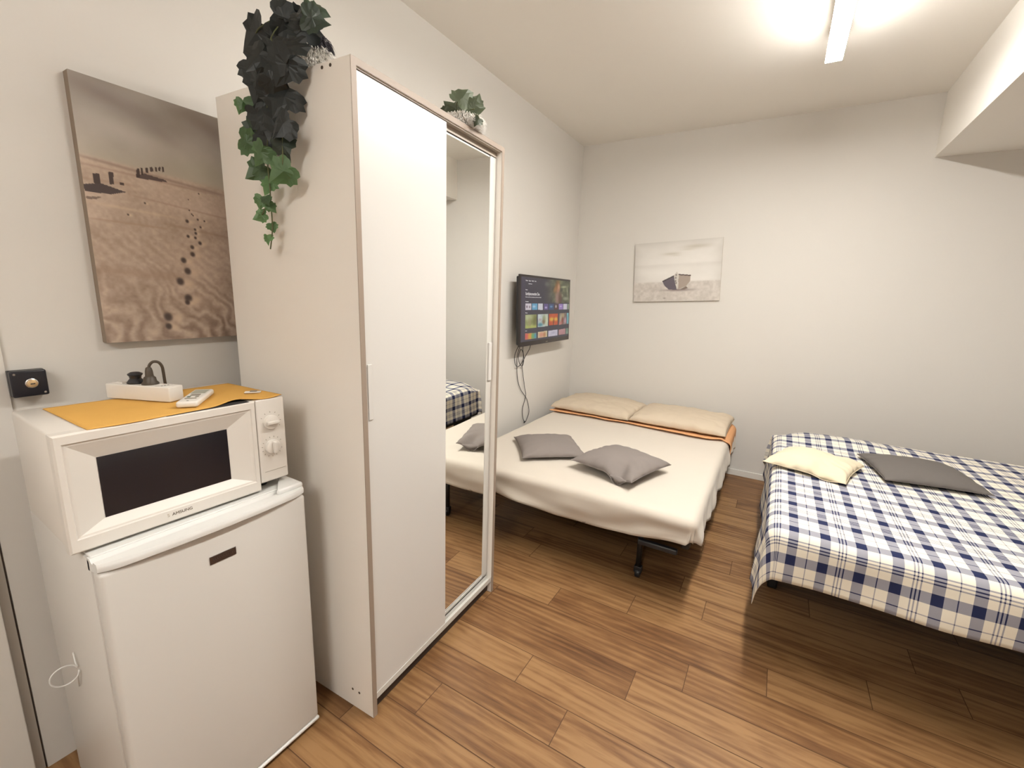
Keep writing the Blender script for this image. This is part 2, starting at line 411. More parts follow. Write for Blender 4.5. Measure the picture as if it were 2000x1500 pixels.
def dial(z, angle, y=(PW+MW_)/2-.002, marks=9, a0=0, a1=360):
    d = lathe('dial', [(.0215, 0), (.0215, .002), (.0200, .009), (.016, .011), (.003, .0115)], M_micro, mw, 32, (.0002, y, z), 'x')
    b = BX((0, -.0052, -.0175), (.010, .0052, .0175), .003, 3)
    Mx = Matrix.Translation((.010, y, z)) @ Matrix.Rotation(angle, 4, 'X'); b.transform(Mx); mesh('grip', b, M_micro, d, 'auto')
    b = bmesh.new()
    for k in range(marks):
        a = math.radians(a0+(a1-a0)*k/(marks-1)); q = bmesh.ops.create_cube(b, size=1)
        for v in q['verts']:
            v.co = Vector((.0003+v.co.x*.0004, v.co.y*.0014, v.co.z*.0034)); v.co = Matrix.Rotation(a, 3, 'X') @ (v.co+Vector((0, 0, .029)))
            v.co += Vector((0, y, z))
    mesh('dial_marks', b, M_line, cp)
dial(.192, PI/2, marks=7, a0=-120, a1=60); dial(.118, 0, marks=14, a0=-60, a1=250)
mesh('panel_groove', BX((-.0002, PW+.012, .045), (.0004, MW_-.006, .0460)), M_line, cp)
for x in (-MD+.03, -.06):
    for y in (.05, MW_-.05): lathe('foot', [(.012, -.0130), (.014, -.010), (.014, .001)], M_black, mw, 16, (x, y, 0))

# ------------------------------------------------------------------ felt mat on the microwave
TZ = MZ+MH-.0018
mm = thing('felt_mat', 'yellow felt mat lying across the top of the microwave', 'mat', (.488, .257, TZ), -.028)
def felt():
    nx, ny = 30, 44; ths = .0016
    # outline in local coords: x -MD..0, y 0..MW ; a skewed four-sided cloth with a wavy front edge
    c00, c10, c11, c01 = Vector((-.292, .050)), Vector((-.004, .058)), Vector((-.003, MW_-.004)), Vector((-.292, MW_-.012))
    V = []; T = []
    for i in range(nx+1):
        for j in range(ny+1):
            u, v = i/nx, j/ny
            p = (1-u)*(1-v)*c00+u*(1-v)*c10+u*v*c11+(1-u)*v*c01
            p.x += u**3*(.004*math.sin(v*9)-.022*math.exp(-((v-.72)/.10)**2))
            z = .0024+.0006*noise.noise(Vector((p.x*14, p.y*14, 1)))
            z += .007*math.exp(-((v-.74)/.10)**2)*max(0, (u-.75)/.25)**1.5 + .004*math.exp(-((v-1)/.06)**2)*u
            V.append((p.x, p.y, z))
    F = [(i*(ny+1)+j, (i+1)*(ny+1)+j, (i+1)*(ny+1)+j+1, i*(ny+1)+j+1) for i in range(nx) for j in range(ny)]
    o = pydata('top_layer', V, F, M_mat, mm); s = o.modifiers.new('s', 'SOLIDIFY'); s.thickness = ths; s.offset = -1
    b = BX((-.10, .20, .0003), (-.002, MW_-.095, .0010)); u = mesh('under_layer', b, M_matu, mm); u['label'] = 'black underside layer peeking out at the front'
felt()

# power strip with two plugs
pz = TZ+.0042
ps = thing('power_strip', 'white multi-socket power strip lying on the yellow mat', 'power strip', (.188, .441, pz), math.radians(23))
PL, PWD, PH = .192, .044, .040
mesh('body', BX((0, 0, 0), (PL, PWD, PH), .003, 3), M_plast, ps, 'auto')
for x in (.072, .116, .160):
    s_ = lathe('socket', [(.0195, 0), (.0195, .0012), (.017, .0012), (.0165, .0006)], M_plast, ps, 32, (x, PWD/2, PH-.0004))
    b = bmesh.new()
    for y in (-.0095, 0, .0095):
        bmesh.ops.create_cone(b, cap_ends=True, segments=12, radius1=.0023, radius2=.0023, depth=.0004, matrix=Matrix.Translation((x, PWD/2+y, PH+.0004)))
    mesh('socket_holes', b, M_black, s_)
mesh('switch', BX((.018, .012, PH-.001), (.040, .032, PH+.0035), .0015), M_plast, ps, 'auto')
PM = Matrix.Translation(ps.location) @ Matrix.Rotation(math.radians(23), 4, 'Z')
p = PM @ Vector((.072, PWD/2, PH+.0014))
pl = thing('power_plug', 'squat black waisted plug in the power strip, left of the brown one', 'plug', p)
lathe('body', [(.0195, 0), (.020, .003), (.0165, .008), (.0125, .013), (.0135, .020), (.0165, .023), (.0165, .026), (.010, .030), (.004, .031)], M_black, pl, 28)
p = PM @ Vector((.116, PWD/2, PH+.0014))
pl = thing('power_plug', 'grey-brown plug with a looped cord in the power strip', 'plug', p)
lathe('body', [(.0195, 0), (.0195, .003), (.0150, .008), (.0135, .018), (.0095, .022), (.0085, .036), (.0065, .044), (.004, .046)], M_brown, pl, 28)
tube('cord', [(0, 0, .040), (.001, .003, .052), (.006, .010, .060), (.010, .020, .058), (.010, .027, .046), (.006, .030, .028), (-.002, .034, .000), (-.012, .040, -.026), (-.034, .050, -.0360), (-.070, .058, -.0365), (-.110, .060, -.0365), (-.140, .058, -.050), (-.150, .056, -.10), (-.152, .054, -.24)], .0036, M_brown, pl, 10)

# remote control
rc = thing('remote_control', 'slim white remote control lying beside the power strip', 'remote control', (.392, .566, pz), math.atan2(.621, -.783)+PI)
mesh('body', BX((-.080, -.024, 0), (.080, .024, .016), .006, 4), M_plast, rc, 'auto')
sc_ = mesh('display', BX((-.066, -.017, .0158), (-.018, .017, .0166), .0005, 1), mat('lcd_grey', L3(176, 180, 166), .3), rc); sc_['label'] = 'grey display'
for i, (x, y, w_, h_, mt_) in enumerate([(.002, 0, .016, .022, M_line), (.024, -.009, .010, .008, mat('green_key', L3(70, 96, 84), .5)), (.024, .009, .010, .008, M_line), (.044, 0, .007, .026, M_line)]):
    mesh('button', BX((x-w_/2, y-h_/2, .0158), (x+w_/2, y+h_/2, .0174), .0006, 1), mt_, rc)
V, F = tube_vf([(.070, 0, .0158), (.070, 0, .0163)], .0028, 14); pydata('indicator', V, F, M_black, rc, False)

# small white plastic tag and a crumb-like clip
tg = thing('plastic_tag', 'small white and grey plastic tag near the right end of the yellow mat', 'tag', (.412, .712, pz+.0006), .9)
mesh('plate', BX((-.026, -.010, 0), (.016, .010, .003), .001), M_plast, tg, 'auto')
mesh('clip', BX((-.012, -.007, .003), (.006, .007, .0055), .001), M_clip, tg, 'auto')

# ------------------------------------------------------------------ key switch on the wall
ks = thing('key_switch', 'black key switch box on the wall above the microwave', 'switch', (.0002, .303, 1.131))
mesh('back_box', BX((.0068, -.004, -.001), (.022, .064, .068), .002), M_navy, ks, 'auto')
mesh('cover', BX((.022, -.004, -.001), (.042, .064, .068), .0045, 4), M_navy, ks, 'auto')
lathe('bezel_ring', [(.0125, 0), (.0125, .0015), (.0105, .0025), (.0098, .001)], M_steel, ks, 32, (.0418, .033, .034), 'x')
k = lathe('key_cylinder', [(.0098, 0), (.0096, .0045), (.0085, .0052)], M_brass, ks, 32, (.0420, .034, .033), 'x')
mesh('keyhole', BX((.0470, .0295, .0315), (.0474, .0385, .0345)), M_black, k)
for y, z in ((.004, .060), (.056, .007)):
    b = bmesh.new(); bmesh.ops.create_uvsphere(b, u_segments=12, v_segments=8, radius=.003, matrix=Matrix.Translation((.0412, y, z))); mesh('screw', b, M_clip, ks, True)

# ------------------------------------------------------------------ pictures painted as colour grids
def homog(q):
    A = []; B = []
    for (x, y), (u, v) in zip(q, [(0, 0), (1, 0), (1, 1), (0, 1)]):
        A.append([x, y, 1, 0, 0, 0, -u*x, -u*y]); B.append(u); A.append([0, 0, 0, x, y, 1, -v*x, -v*y]); B.append(v)
    h = np.linalg.solve(np.array(A, float), np.array(B, float))
    return lambda P: [((h[0]*x+h[1]*y+h[2])/(h[6]*x+h[7]*y+1), (h[3]*x+h[4]*y+h[5])/(h[6]*x+h[7]*y+1)) for x, y in P]
class Canvas:
    def __init__(s, nu, nv, sub):
        s.nu, s.nv, s.sub = nu, nv, sub; s.U, s.V = np.meshgrid(np.linspace(0, 1, nu)*sub, np.linspace(0, 1, nv)); s.c = np.zeros((nv, nu, 3))
    def inside(s, P):
        P = list(P); r = np.zeros(s.U.shape, bool); n = len(P)
        for i in range(n):
            (x0, y0), (x1, y1) = P[i], P[(i+1) % n]
            if y0 == y1: continue
            c = ((y0 > s.V) != (y1 > s.V)) & (s.U < (x1-x0)*(s.V-y0)/(y1-y0)+x0); r ^= c
        return r
    def poly(s, P, col, a=1.): k = s.inside(P); s.c[k] = s.c[k]*(1-a)+np.array(col)*a
    def blob(s, u, v, ru, rv, col, a=1., ang=0, p=2):
        du, dv = s.U-u, (s.V-v); ca, sa = math.cos(ang), math.sin(ang); x = (du*ca+dv*sa)/ru; y = (-du*sa+dv*ca)/rv
        k = np.exp(-(x*x+y*y)**(p/2))*a; s.c = s.c*(1-k[..., None])+np.array(col)*k[..., None]
    def noise(s, su, sv, seed=0, oct=4, warp=0):
        r = np.random.default_rng(seed); out = np.zeros(s.U.shape); amp = 1; tot = 0
        for o in range(oct):
            g = r.random((int(sv*2**o)+3, int(su*2**o)+3)); x = np.clip(s.U/s.sub, 0, 1)*(su*2**o); y = s.V*(sv*2**o)
            xi, yi = x.astype(int), y.astype(int); fx, fy = x-xi, y-yi; fx = fx*fx*(3-2*fx); fy = fy*fy*(3-2*fy)
            out += amp*((g[yi, xi]*(1-fx)+g[yi, xi+1]*fx)*(1-fy)+(g[yi+1, xi]*(1-fx)+g[yi+1, xi+1]*fx)*fy); tot += amp; amp *= .5
        return out/tot
def picture_mesh(name, cv, place, mt, parent, gain=1.):
    nu, nv = cv.nu, cv.nv; V = [place(i/(nu-1), j/(nv-1)) for j in range(nv) for i in range(nu)]
    F = [(j*nu+i, (j+1)*nu+i, (j+1)*nu+i+1, j*nu+i+1) for j in range(nv-1) for i in range(nu-1)]
    return pydata(name, V, F, mt, parent, False, None, np.clip(lin(np.clip(cv.c, 0, 255).reshape(-1, 3))*np.array([.98, 1.02, 1.08])*gain, 0, 1))
M_print = attr_mat('canvas_print', .75, .15, 900)
M_canv_edge = mat('canvas_edge', L3(150, 134, 118), .8)

# large dune print. u is measured in visible widths; the canvas runs on behind the wardrobe
PWV, PWF = .363, .500
cv = Canvas(300, 400, PWF/PWV)
H1 = homog([(30, 40), (795, 240), (900, 1410), (235, 1440)])
q = lambda *P: H1(P)
hz = .285+.025*cv.U
sky = np.array([176, 166, 155.])[None, None]+np.zeros(cv.c.shape)
n = cv.noise(3, 5, 3, 5); n2 = cv.noise(2, 6, 9, 4)
sky += (n[..., None]-.5)*np.array([46, 46, 46])-np.clip(.55-cv.V*3.0, 0, 1)[..., None]*np.array([34, 36, 38])+np.clip((cv.V-.13)*5, 0, 1)[..., None]*np.array([12, 10, 2])
cv.c = sky
cv.blob(.22, .055, .30, .03, (132, 118, 110), .75, .10); cv.blob(.9, .05, .35, .045, (138, 124, 114), .7, .2); cv.blob(.45, .10, .22, .025, (150, 138, 130), .5, .3)
cv.blob(.30, .17, .30, .04, (196, 186, 174), .6, .1); cv.blob(.85, .25, .25, .05, (176, 168, 146), .5)
sand = np.zeros(cv.c.shape)+np.array([192, 170, 150.]); d = np.clip((cv.V-hz)/(1-hz), 0, 1)[..., None]
sand = sand*(1-d)+np.array([164, 142, 124.])*d
sand += (cv.noise(5, 14, 21, 5)[..., None]-.5)*34+(cv.noise(60, 90, 22, 2)[..., None]-.5)*20
rip = np.sin((cv.V*150-cv.U*52+cv.noise(5, 7, 5, 4)*26)*(1.5-.7*cv.V)); amp = np.clip((cv.V-.60)*2.6, .08, 1)*(.55+.9*cv.noise(6, 8, 77, 3))
sand += (rip*amp)[..., None]*np.array([21, 21, 19]); rip2 = np.sin(cv.U*60-cv.V*130+cv.noise(5, 5, 8, 3)*10)
sand += (rip2*np.clip(1-abs(cv.V-.62)*8, 0, 1))[..., None]*5
k = 1/(1+np.exp(-(cv.V-hz)*260)); cv.c = cv.c*(1-k[..., None])+sand*k[..., None]
for (x0, v0, x1, v1, w_, col, a) in [(0, .292, 1.0, .335, .006, (140, 118, 104), .6), (0, .318, .9, .338, .005, (160, 134, 116), .6), (0, .37, .3, .365, .004, (164, 136, 114), .5),
        (.3, .405, 1.1, .445, .004, (160, 132, 112), .45), (0, .515, .5, .52, .004, (158, 130, 108), .5), (.5, .50, 1.38, .545, .006, (152, 126, 106), .45), (0, .455, .6, .47, .006, (214, 188, 160), .35), (0, .71, .6, .725, .02, (150, 122, 102), .35)]:
    vv = v0+(v1-v0)*(cv.U-x0)/(x1-x0); msk = np.exp(-((cv.V-vv)/w_)**2)*a*(1/(1+np.exp(-(cv.U-x0)*30)))*(1/(1+np.exp((cv.U-x1)*30))); cv.c = cv.c*(1-msk[..., None])+np.array(col)*msk[..., None]
DK = (70, 56, 52)
cv.poly(q((115, 628), (200, 620), (330, 662), (250, 676), (122, 664)), (74, 62, 60), .95); cv.poly(q((128, 690), (210, 690), (180, 704), (132, 704)), (110, 92, 82), .8)
cv.poly(q((378, 570), (420, 560), (530, 590), (540, 602), (430, 590), (380, 582)), (86, 70, 66), .9)
for P in [((160, 572), (195, 570), (200, 622), (168, 622)), ((236, 560), (262, 560), (268, 624), (244, 624)), ((380, 536), (394, 534), (398, 582), (378, 580)), ((400, 532), (412, 530), (414, 568), (404, 568)),
          ((426, 530), (438, 528), (440, 556), (428, 556)), ((446, 524), (462, 524), (466, 548), (450, 548)), ((474, 524), (484, 522), (486, 546), (476, 546)), ((492, 522), (502, 521), (504, 544), (494, 544)), ((510, 520), (520, 519), (524, 548), (512, 548)), ((296, 612), (318, 614), (318, 626), (296, 626))]:
    cv.poly(q(*P), DK, .95)
for (x, y, s_) in [(705, 655, 5), (650, 688, 4), (655, 745, 5), (668, 765, 5), (675, 772, 5), (645, 803, 11), (700, 793, 7), (735, 800, 6), (715, 833, 7), (686, 846, 8), (690, 866, 9), (650, 883, 10), (688, 890, 9), (713, 918, 12), (672, 940, 13), (675, 978, 16), (628, 1010, 18), (650, 1067, 22), (612, 1122, 24), (655, 1210, 25), (648, 1232, 16), (550, 1308, 27), (552, 1356, 20), (340, 778, 6), (425, 715, 6)]:
    (u, v), = H1([(x, y)]); cv.blob(u+s_*.0020, v+s_*.00025, s_*.0022, s_*.00085, (212, 186, 160), .75); cv.blob(u-s_*.0003, v, s_*.00125, s_*.0007, (66, 54, 50), .92, .1, 4)
t = thing('wall_picture', 'tall canvas print of footprints crossing sand dunes beside the wardrobe', 'picture', (.0002, .505, 1.258))
mesh('canvas', BX((0, 0, 0), (.0295, PWF, .722), .001, 1), M_canv_edge, t)
picture_mesh('print', cv, lambda u, v: (.0299, u*PWF, (1-v)*.722), M_print, t, .95)

# small boat print on the back wall
cv = Canvas(220, 150, 1.0); H2 = homog([(150, 340), (1690, 215), (1625, 1325), (140, 1340)]); q = lambda *P: H2(P)
cv.c[:] = (228, 221, 211); cv.c += (cv.noise(4, 6, 2, 4)[..., None]-.5)*14
edge = np.minimum(np.minimum(cv.U, 1-cv.U)*1.4, cv.V); cv.c -= (np.exp(-edge*9)*22)[..., None]
for (x, y, ru, rv, a) in [(1190, 375, .13, .028, .5), (1300, 365, .12, .03, .3), (780, 510, .10, .022, .55), (1080, 430, .08, .018, .35), (860, 540, .05, .012, .3)]:
    (u, v), = H2([(x, y)]); cv.blob(u, v, ru, rv, (186, 176, 158), a)
sea = 1/(1+np.exp(-(cv.V-.375)*160)); cv.c -= (sea*np.exp(-(cv.V-.375)**2/.004)*9)[..., None]
bch = 1/(1+np.exp(-(cv.V-.672)*170)); bc = np.zeros(cv.c.shape)+np.array([202, 192, 181.]); bc += (cv.noise(30, 22, 6, 3)[..., None]-.5)*34
cv.c = cv.c*(1-bch[..., None])+bc*bch[..., None]
cv.blob(*H2([(900, 1140)])[0], .17, .018, (120, 104, 100), .8)
cv.poly(q((625, 985), (830, 885), (860, 1000), (880, 1140), (740, 1130), (670, 1070)), (98, 90, 96)); cv.poly(q((625, 985), (830, 885), (832, 905), (640, 1000)), (70, 62, 62))
cv.poly(q((905, 870), (1120, 880), (1110, 990), (1040, 1075), (910, 1125)), (166, 150, 136)); cv.poly(q((905, 862), (1125, 878), (1122, 898), (905, 884)), (90, 78, 74)); cv.poly(q((940, 1130), (1040, 1075), (1075, 1110), (1000, 1135)), (126, 110, 100))
cv.poly(q((830, 880), (880, 822), (915, 880), (905, 1000), (890, 1120), (860, 1060), (840, 960)), (206, 198, 186))
for (x, y) in [(868, 880), (862, 930), (860, 985), (868, 1020)]:
    u, v = H2([(x, y)])[0]; cv.blob(u, v, .007, .014, (74, 64, 62), .9)
cv.blob(*H2([(670, 1282)])[0], .014, .008, (120, 104, 96), .8)
t = thing('wall_picture', 'small pale canvas print of a rowing boat on a beach above the beds', 'picture', (.577, D-.0002, 1.414))
t.rotation_euler = (0, -.050, 0)
mesh('canvas', BX((0, -.018, 0), (.700, 0, .496), .001, 1), mat('canvas_edge_pale', L3(206, 194, 178), .8), t)
picture_mesh('print', cv, lambda u, v: (u*.700, -.0184, (1-v)*.496), M_print, t, .92)

# ------------------------------------------------------------------ television
TW, TH = .886, .523
tv = thing('television', 'black flat television on the left wall above the cream bed', 'television', (.112, 2.805, 1.064)); tv.rotation_euler = (0, -.030, 0)
mesh('back_shell', BX((-.040, .012, .012), (-.014, TW-.012, TH-.012), .008, 3), M_black, tv, 'auto')
b = BX((-.016, 0, 0), (0, TW, TH), .003, 2); mesh('bezel', b, M_bezel, tv, 'auto')
mesh('brand_strip', BX((0, TW*.50-.018, .010), (.0006, TW*.50+.018, .016)), M_clip, tv)
bk = mesh('wall_bracket', BX((-.108, TW/2-.09, TH/2-.09), (-.040, TW/2+.09, TH/2+.09), .002), M_black, tv)
cv = Canvas(380, 230, 1.0); HT = homog([(165, 25), (1075, 80), (1060, 1215), (165, 1340)]); q = lambda *P: HT(P)
cv.c[:] = (64, 60, 72); cv.c += (cv.U[..., None]-.4)*np.array([-4, 0, -4])
cv.poly(q((240, 30), (165, 25), (165, 1340), (240, 1300)), (72, 64, 84), .6)
def rect(x0, y0, x1, y1, col, a=1, sk=0):  # quad in source pixels with the row slope of the screen
    def yy(x, y):  # rows converge towards the right
        return y + sk*(x-x0)
    cv.poly(q((x0, y0), (x1, yy(x1, y0)), (x1, yy(x1, y1)), (x0, y1)), col, a)
# hero picture: person before foliage
hero = cv.inside(q((560, 45), (1078, 78), (1070, 530), (560, 530))); fade = np.clip((cv.U-.42)/.25, 0, 1)[..., None]*hero[..., None]
hp = np.zeros(cv.c.shape)+np.array([104, 104, 74.]); hp += (cv.noise(14, 12, 31, 4)[..., None]-.5)*np.array([120, 120, 80]); cv.c = cv.c*(1-fade*.85)+hp*fade*.85
for (x, y, ru, rv, col, a, an) in [(640, 155, .05, .035, (120, 124, 112), .6, 0), (960, 200, .07, .02, (196, 196, 150), .8, -.1), (1030, 300, .015, .09, (200, 200, 160), .5, 0), (1000, 440, .07, .03, (196, 196, 166), .6, 0), (930, 380, .03, .03, (190, 186, 150), .5, 0),
        (835, 210, .055, .13, (150, 96, 50), .95, .15), (790, 260, .035, .06, (170, 120, 72), .8, .5), (862, 215, .030, .07, (214, 160, 120), .95, 0), (850, 280, .03, .04, (196, 130, 96), .9, 0), (840, 430, .055, .12, (168, 130, 116), .95, 0), (890, 440, .045, .11, (110, 74, 62), .9, 0)]:
    u, v = HT([(x, y)])[0]; cv.blob(u, v, ru, rv, col, a, an, 3)
# app row
for x0, x1, c in [(243, 348, (232, 218, 220)), (362, 462, (112, 176, 206)), (474, 562, (226, 220, 222)), (582, 662, (104, 86, 140)), (676, 770, (66, 84, 122)), (780, 852, (84, 60, 62)), (868, 948, (164, 132, 190)), (956, 1028, (222, 212, 216)), (1036, 1076, (150, 160, 130))]:
    f0 = (x0-243)/830; f1 = (x1-243)/830
    cv.poly(q((x0, 560+f0*-10), (x1, 560+f1*-10), (x1, 692-f1*28), (x0, 692-f0*28)), c)
for x, y, ru, rv, c in [(270, 625, .014, .02, (120, 96, 110)), (320, 628, .014, .02, (140, 120, 120)), (400, 618, .03, .02, (190, 214, 232)), (622, 634, .025, .018, (206, 190, 226)), (722, 612, .03, .018, (112, 156, 196)), (812, 608, .018, .03, (214, 200, 190)), (905, 604, .022, .010, (226, 206, 236)), (820, 650, .03, .012, (120, 54, 40))]:
    u, v = HT([(x, y)])[0]; cv.blob(u, v, ru, rv, c, .9, 0, 4)
# poster rows
def poster(x0, x1, y0, y1, z0, z1, c, seed, blobs=(), na=60):
    k = cv.inside(q((x0, y0), (x1, z0), (x1, z1), (x0, y1))); nn = (cv.noise(26, 20, seed, 3)[..., None]-.5)*na; cv.c[k] = (np.array(c)+nn)[k]
    sv = cv.c.copy()
    for (x, y, ru, rv, col, a) in blobs: u, v = HT([(x, y)])[0]; cv.blob(u, v, ru, rv, col, a, 0, 3)
    cv.c[~k] = sv[~k]
poster(243, 448, 790, 1062, 778, 1045, (156, 160, 96), 41, [(300, 830, .10, .05, (214, 216, 170), .7), (420, 900, .05, .10, (108, 104, 46), .7), (350, 1030, .16, .03, (206, 206, 100), .7), (320, 930, .03, .08, (170, 150, 110), .6)])
poster(472, 662, 775, 1038, 762, 1012, (206, 214, 206), 42, [(590, 870, .04, .09, (150, 150, 96), .7), (580, 930, .03, .04, (130, 90, 60), .7), (520, 985, .05, .03, (76, 140, 150), .9), (640, 900, .03, .12, (226, 220, 160), .6), (515, 880, .03, .02, (196, 150, 150), .6)])
poster(680, 850, 762, 1000, 752, 985, (212, 88, 48), 43, [(735, 872, .05, .035, (244, 196, 70), .95), (815, 868, .04, .035, (244, 196, 70), .95), (768, 940, .012, .06, (110, 70, 40), .9)], 26)
poster(872, 1018, 750, 990, 735, 970, (124, 100, 92), 44, [(910, 850, .03, .09, (210, 196, 160), .8), (950, 790, .04, .05, (206, 180, 130), .8), (940, 900, .025, .06, (150, 64, 52), .9), (1000, 900, .04, .06, (220, 170, 176), .8), (900, 960, .04, .04, (224, 130, 120), .8)])
poster(1026, 1072, 740, 968, 735, 960, (120, 176, 178), 45)
poster(243, 448, 1160, 1290, 1148, 1262, (200, 150, 100), 46, [(270, 1220, .06, .06, (232, 90, 90), .95), (330, 1220, .04, .06, (236, 170, 60), .95), (385, 1210, .03, .06, (110, 180, 110), .95), (430, 1210, .03, .06, (70, 160, 180), .95)], 20)
poster(476, 650, 1130, 1258, 1110, 1235, (226, 206, 160), 47, [(540, 1190, .05, .05, (232, 150, 120), .9), (600, 1190, .03, .05, (200, 120, 70), .8)], 40)
poster(672, 848, 1110, 1230, 1085, 1205, (214, 204, 214), 48, [(760, 1150, .05, .02, (180, 170, 190), .6)], 26)
poster(872, 1000, 1088, 1200, 1062, 1180, (196, 142, 140), 49, (), 20); poster(1010, 1064, 1062, 1180, 1055, 1172, (120, 140, 120), 50)
M_screen = attr_mat('tv_screen', .25, 0, 400, .62)
BZ = .016; SW, SH = TW-2*BZ, TH-.050
scr = picture_mesh('screen', cv, lambda u, v: (.0006, BZ+u*SW, .034+(1-v)*SH), M_screen, tv)
def tvt(s_, x, y, size, sq=1):
    u, v = HT([(x, y)])[0]; text('screen_text', s_, size, FACE_X(.0009, BZ+u*SW, .034+(1-v)*SH), M_text, scr, .0001, 'LEFT', sq)
tvt('Earthlybecomesthat Clou', 243, 392, .030, .72); tvt('Home   Apps   Search   Live', 243, 112, .013, 1.1); tvt('Movies', 243, 296, .011)
tvt('Watch more of this story streaming now on the home screen today', 243, 440, .010, .9); tvt('Favourites', 243, 530, .011); tvt('Movies', 243, 758, .011); tvt('Series', 243, 1120, .011)
mesh('tab_underline', BX((.0008, BZ+SW*.125, .034+SH*.895), (.0010, BZ+SW*.19, .034+SH*.901)), M_text, scr)

CZ0 = 1.066
def cable(label, pts, r=.0026): tube(*(['power_cable', pts, r, M_black, None, 8, 8])); o = COL.objects[-1]; tag(o, label, 'cable', 'cables hanging under the television'); return o
cable('thin black cable in a long teardrop loop hanging from the television', [(.030, 2.966, 1.071), (.014, 2.951, 0.988), (.010, 2.951, 0.903), (.010, 2.971, 0.788), (.010, 3.021, 0.703), (.010, 3.086, 0.643), (.010, 3.141, 0.588), (.010, 3.181, 0.488), (.011, 3.151, 0.433), (.012, 3.111, 0.406), (.011, 3.076, 0.458), (.0105, 3.066, 0.528), (.0145, 3.096, 0.608), (.0165, 3.101, 0.648), (.0145, 3.081, 0.708), (.011, 3.051, 0.818), (.011, 3.034, 0.898), (.012, 3.076, 0.958), (.020, 3.126, 1.016), (.032, 3.131, 1.071)])
cable('thin black cable coiled in tight loops right under the television', [(.040, 2.926, 1.071), (.020, 2.896, 0.988), (.018, 2.911, 0.918), (.020, 2.956, 0.893), (.022, 3.016, 0.928), (.024, 3.021, 0.988), (.026, 2.976, 1.026), (.022, 2.951, 0.968), (.020, 2.981, 0.908), (.022, 3.021, 0.893), (.026, 3.031, 0.948), (.030, 3.001, 1.026), (.040, 2.996, 1.071)])
tube('cable_clip', [(.0062, 3.111, 0.400), (.0062, 3.121, 0.412)], .006, M_black, None, 10, 0); tag(COL.objects[-1], 'small black cable end clip touching the wall above the bed', 'clip')

# ------------------------------------------------------------------ cloth helpers
def sstep(a, b, x): t = min(1, max(0, (x-a)/(b-a))); return t*t*(3-2*t)
def drape(name, x0, x1, y0, y1, zt, R, drops, mt, parent=None, step=.02, tight=False, flare=0., fold=None, top=None, thick=0, mats=None, uvo=(0, 0), rim=False):
    """cloth over a box. drops = lengths past the rounded edge on (left, right, near, far)"""
    l, r, n_, f = drops
    U = np.arange(x0+R-l, x1-R+r+step*.5, step); W = np.arange(y0+R-n_, y1-R+f+step*.5, step)
    V = []; UVs = []
    for u in U:
        for v in W:
            du = (u-(x0+R)) if u < x0+R else ((u-(x1-R)) if u > x1-R else 0)
            dv = (v-(y0+R)) if v < y0+R else ((v-(y1-R)) if v > y1-R else 0)
            px, py = min(max(u, x0+R), x1-R), min(max(v, y0+R), y1-R)
            h = math.hypot(du, dv); nx, ny = (du/h, dv/h) if h > 1e-9 else (0, 0)
            Lh = max(abs(du), abs(dv)) if tight else h
            q_ = R*PI/2
            if Lh < q_: out, dn = R*math.sin(Lh/R), R*(1-math.cos(Lh/R))
            else: out, dn = R, R+Lh-q_
            ex = max(0, dn-R)
            out += flare*ex
            # tangential coordinate along the hem
            tcoord = (v if abs(du) > abs(dv) else u) if h else 0
            ang = math.atan2(ny, nx) if h else 0
            x, y, z = px+nx*out, py+ny*out, zt-dn
            if fold and h: 
                a, dz = fold(x, y, du, dv, dn, tcoord, ang); x += nx*a; y += ny*a; z += dz
            if top: z += top(x, y)*(1-sstep(0, R*1.2, dn))
            V.append((x, y, z)); UVs.append((u+uvo[0], v+uvo[1]))
    a, b_ = len(U), len(W)
    F = [(i*b_+j, (i+1)*b_+j, (i+1)*b_+j+1, i*b_+j+1) for i in range(a-1) for j in range(b_-1)]
    o = pydata(name, V, F, mt, parent, True, UVs, None, mats)
    if thick:
        s = o.modifiers.new('thickness', 'SOLIDIFY'); s.thickness = thick; s.offset = -1
        if mats: s.material_offset = 1; s.material_offset_rim = 1 if rim else 0
    return o
def nz(x, y, z=0, s=1): return noise.noise(Vector((x*s, y*s, z)))
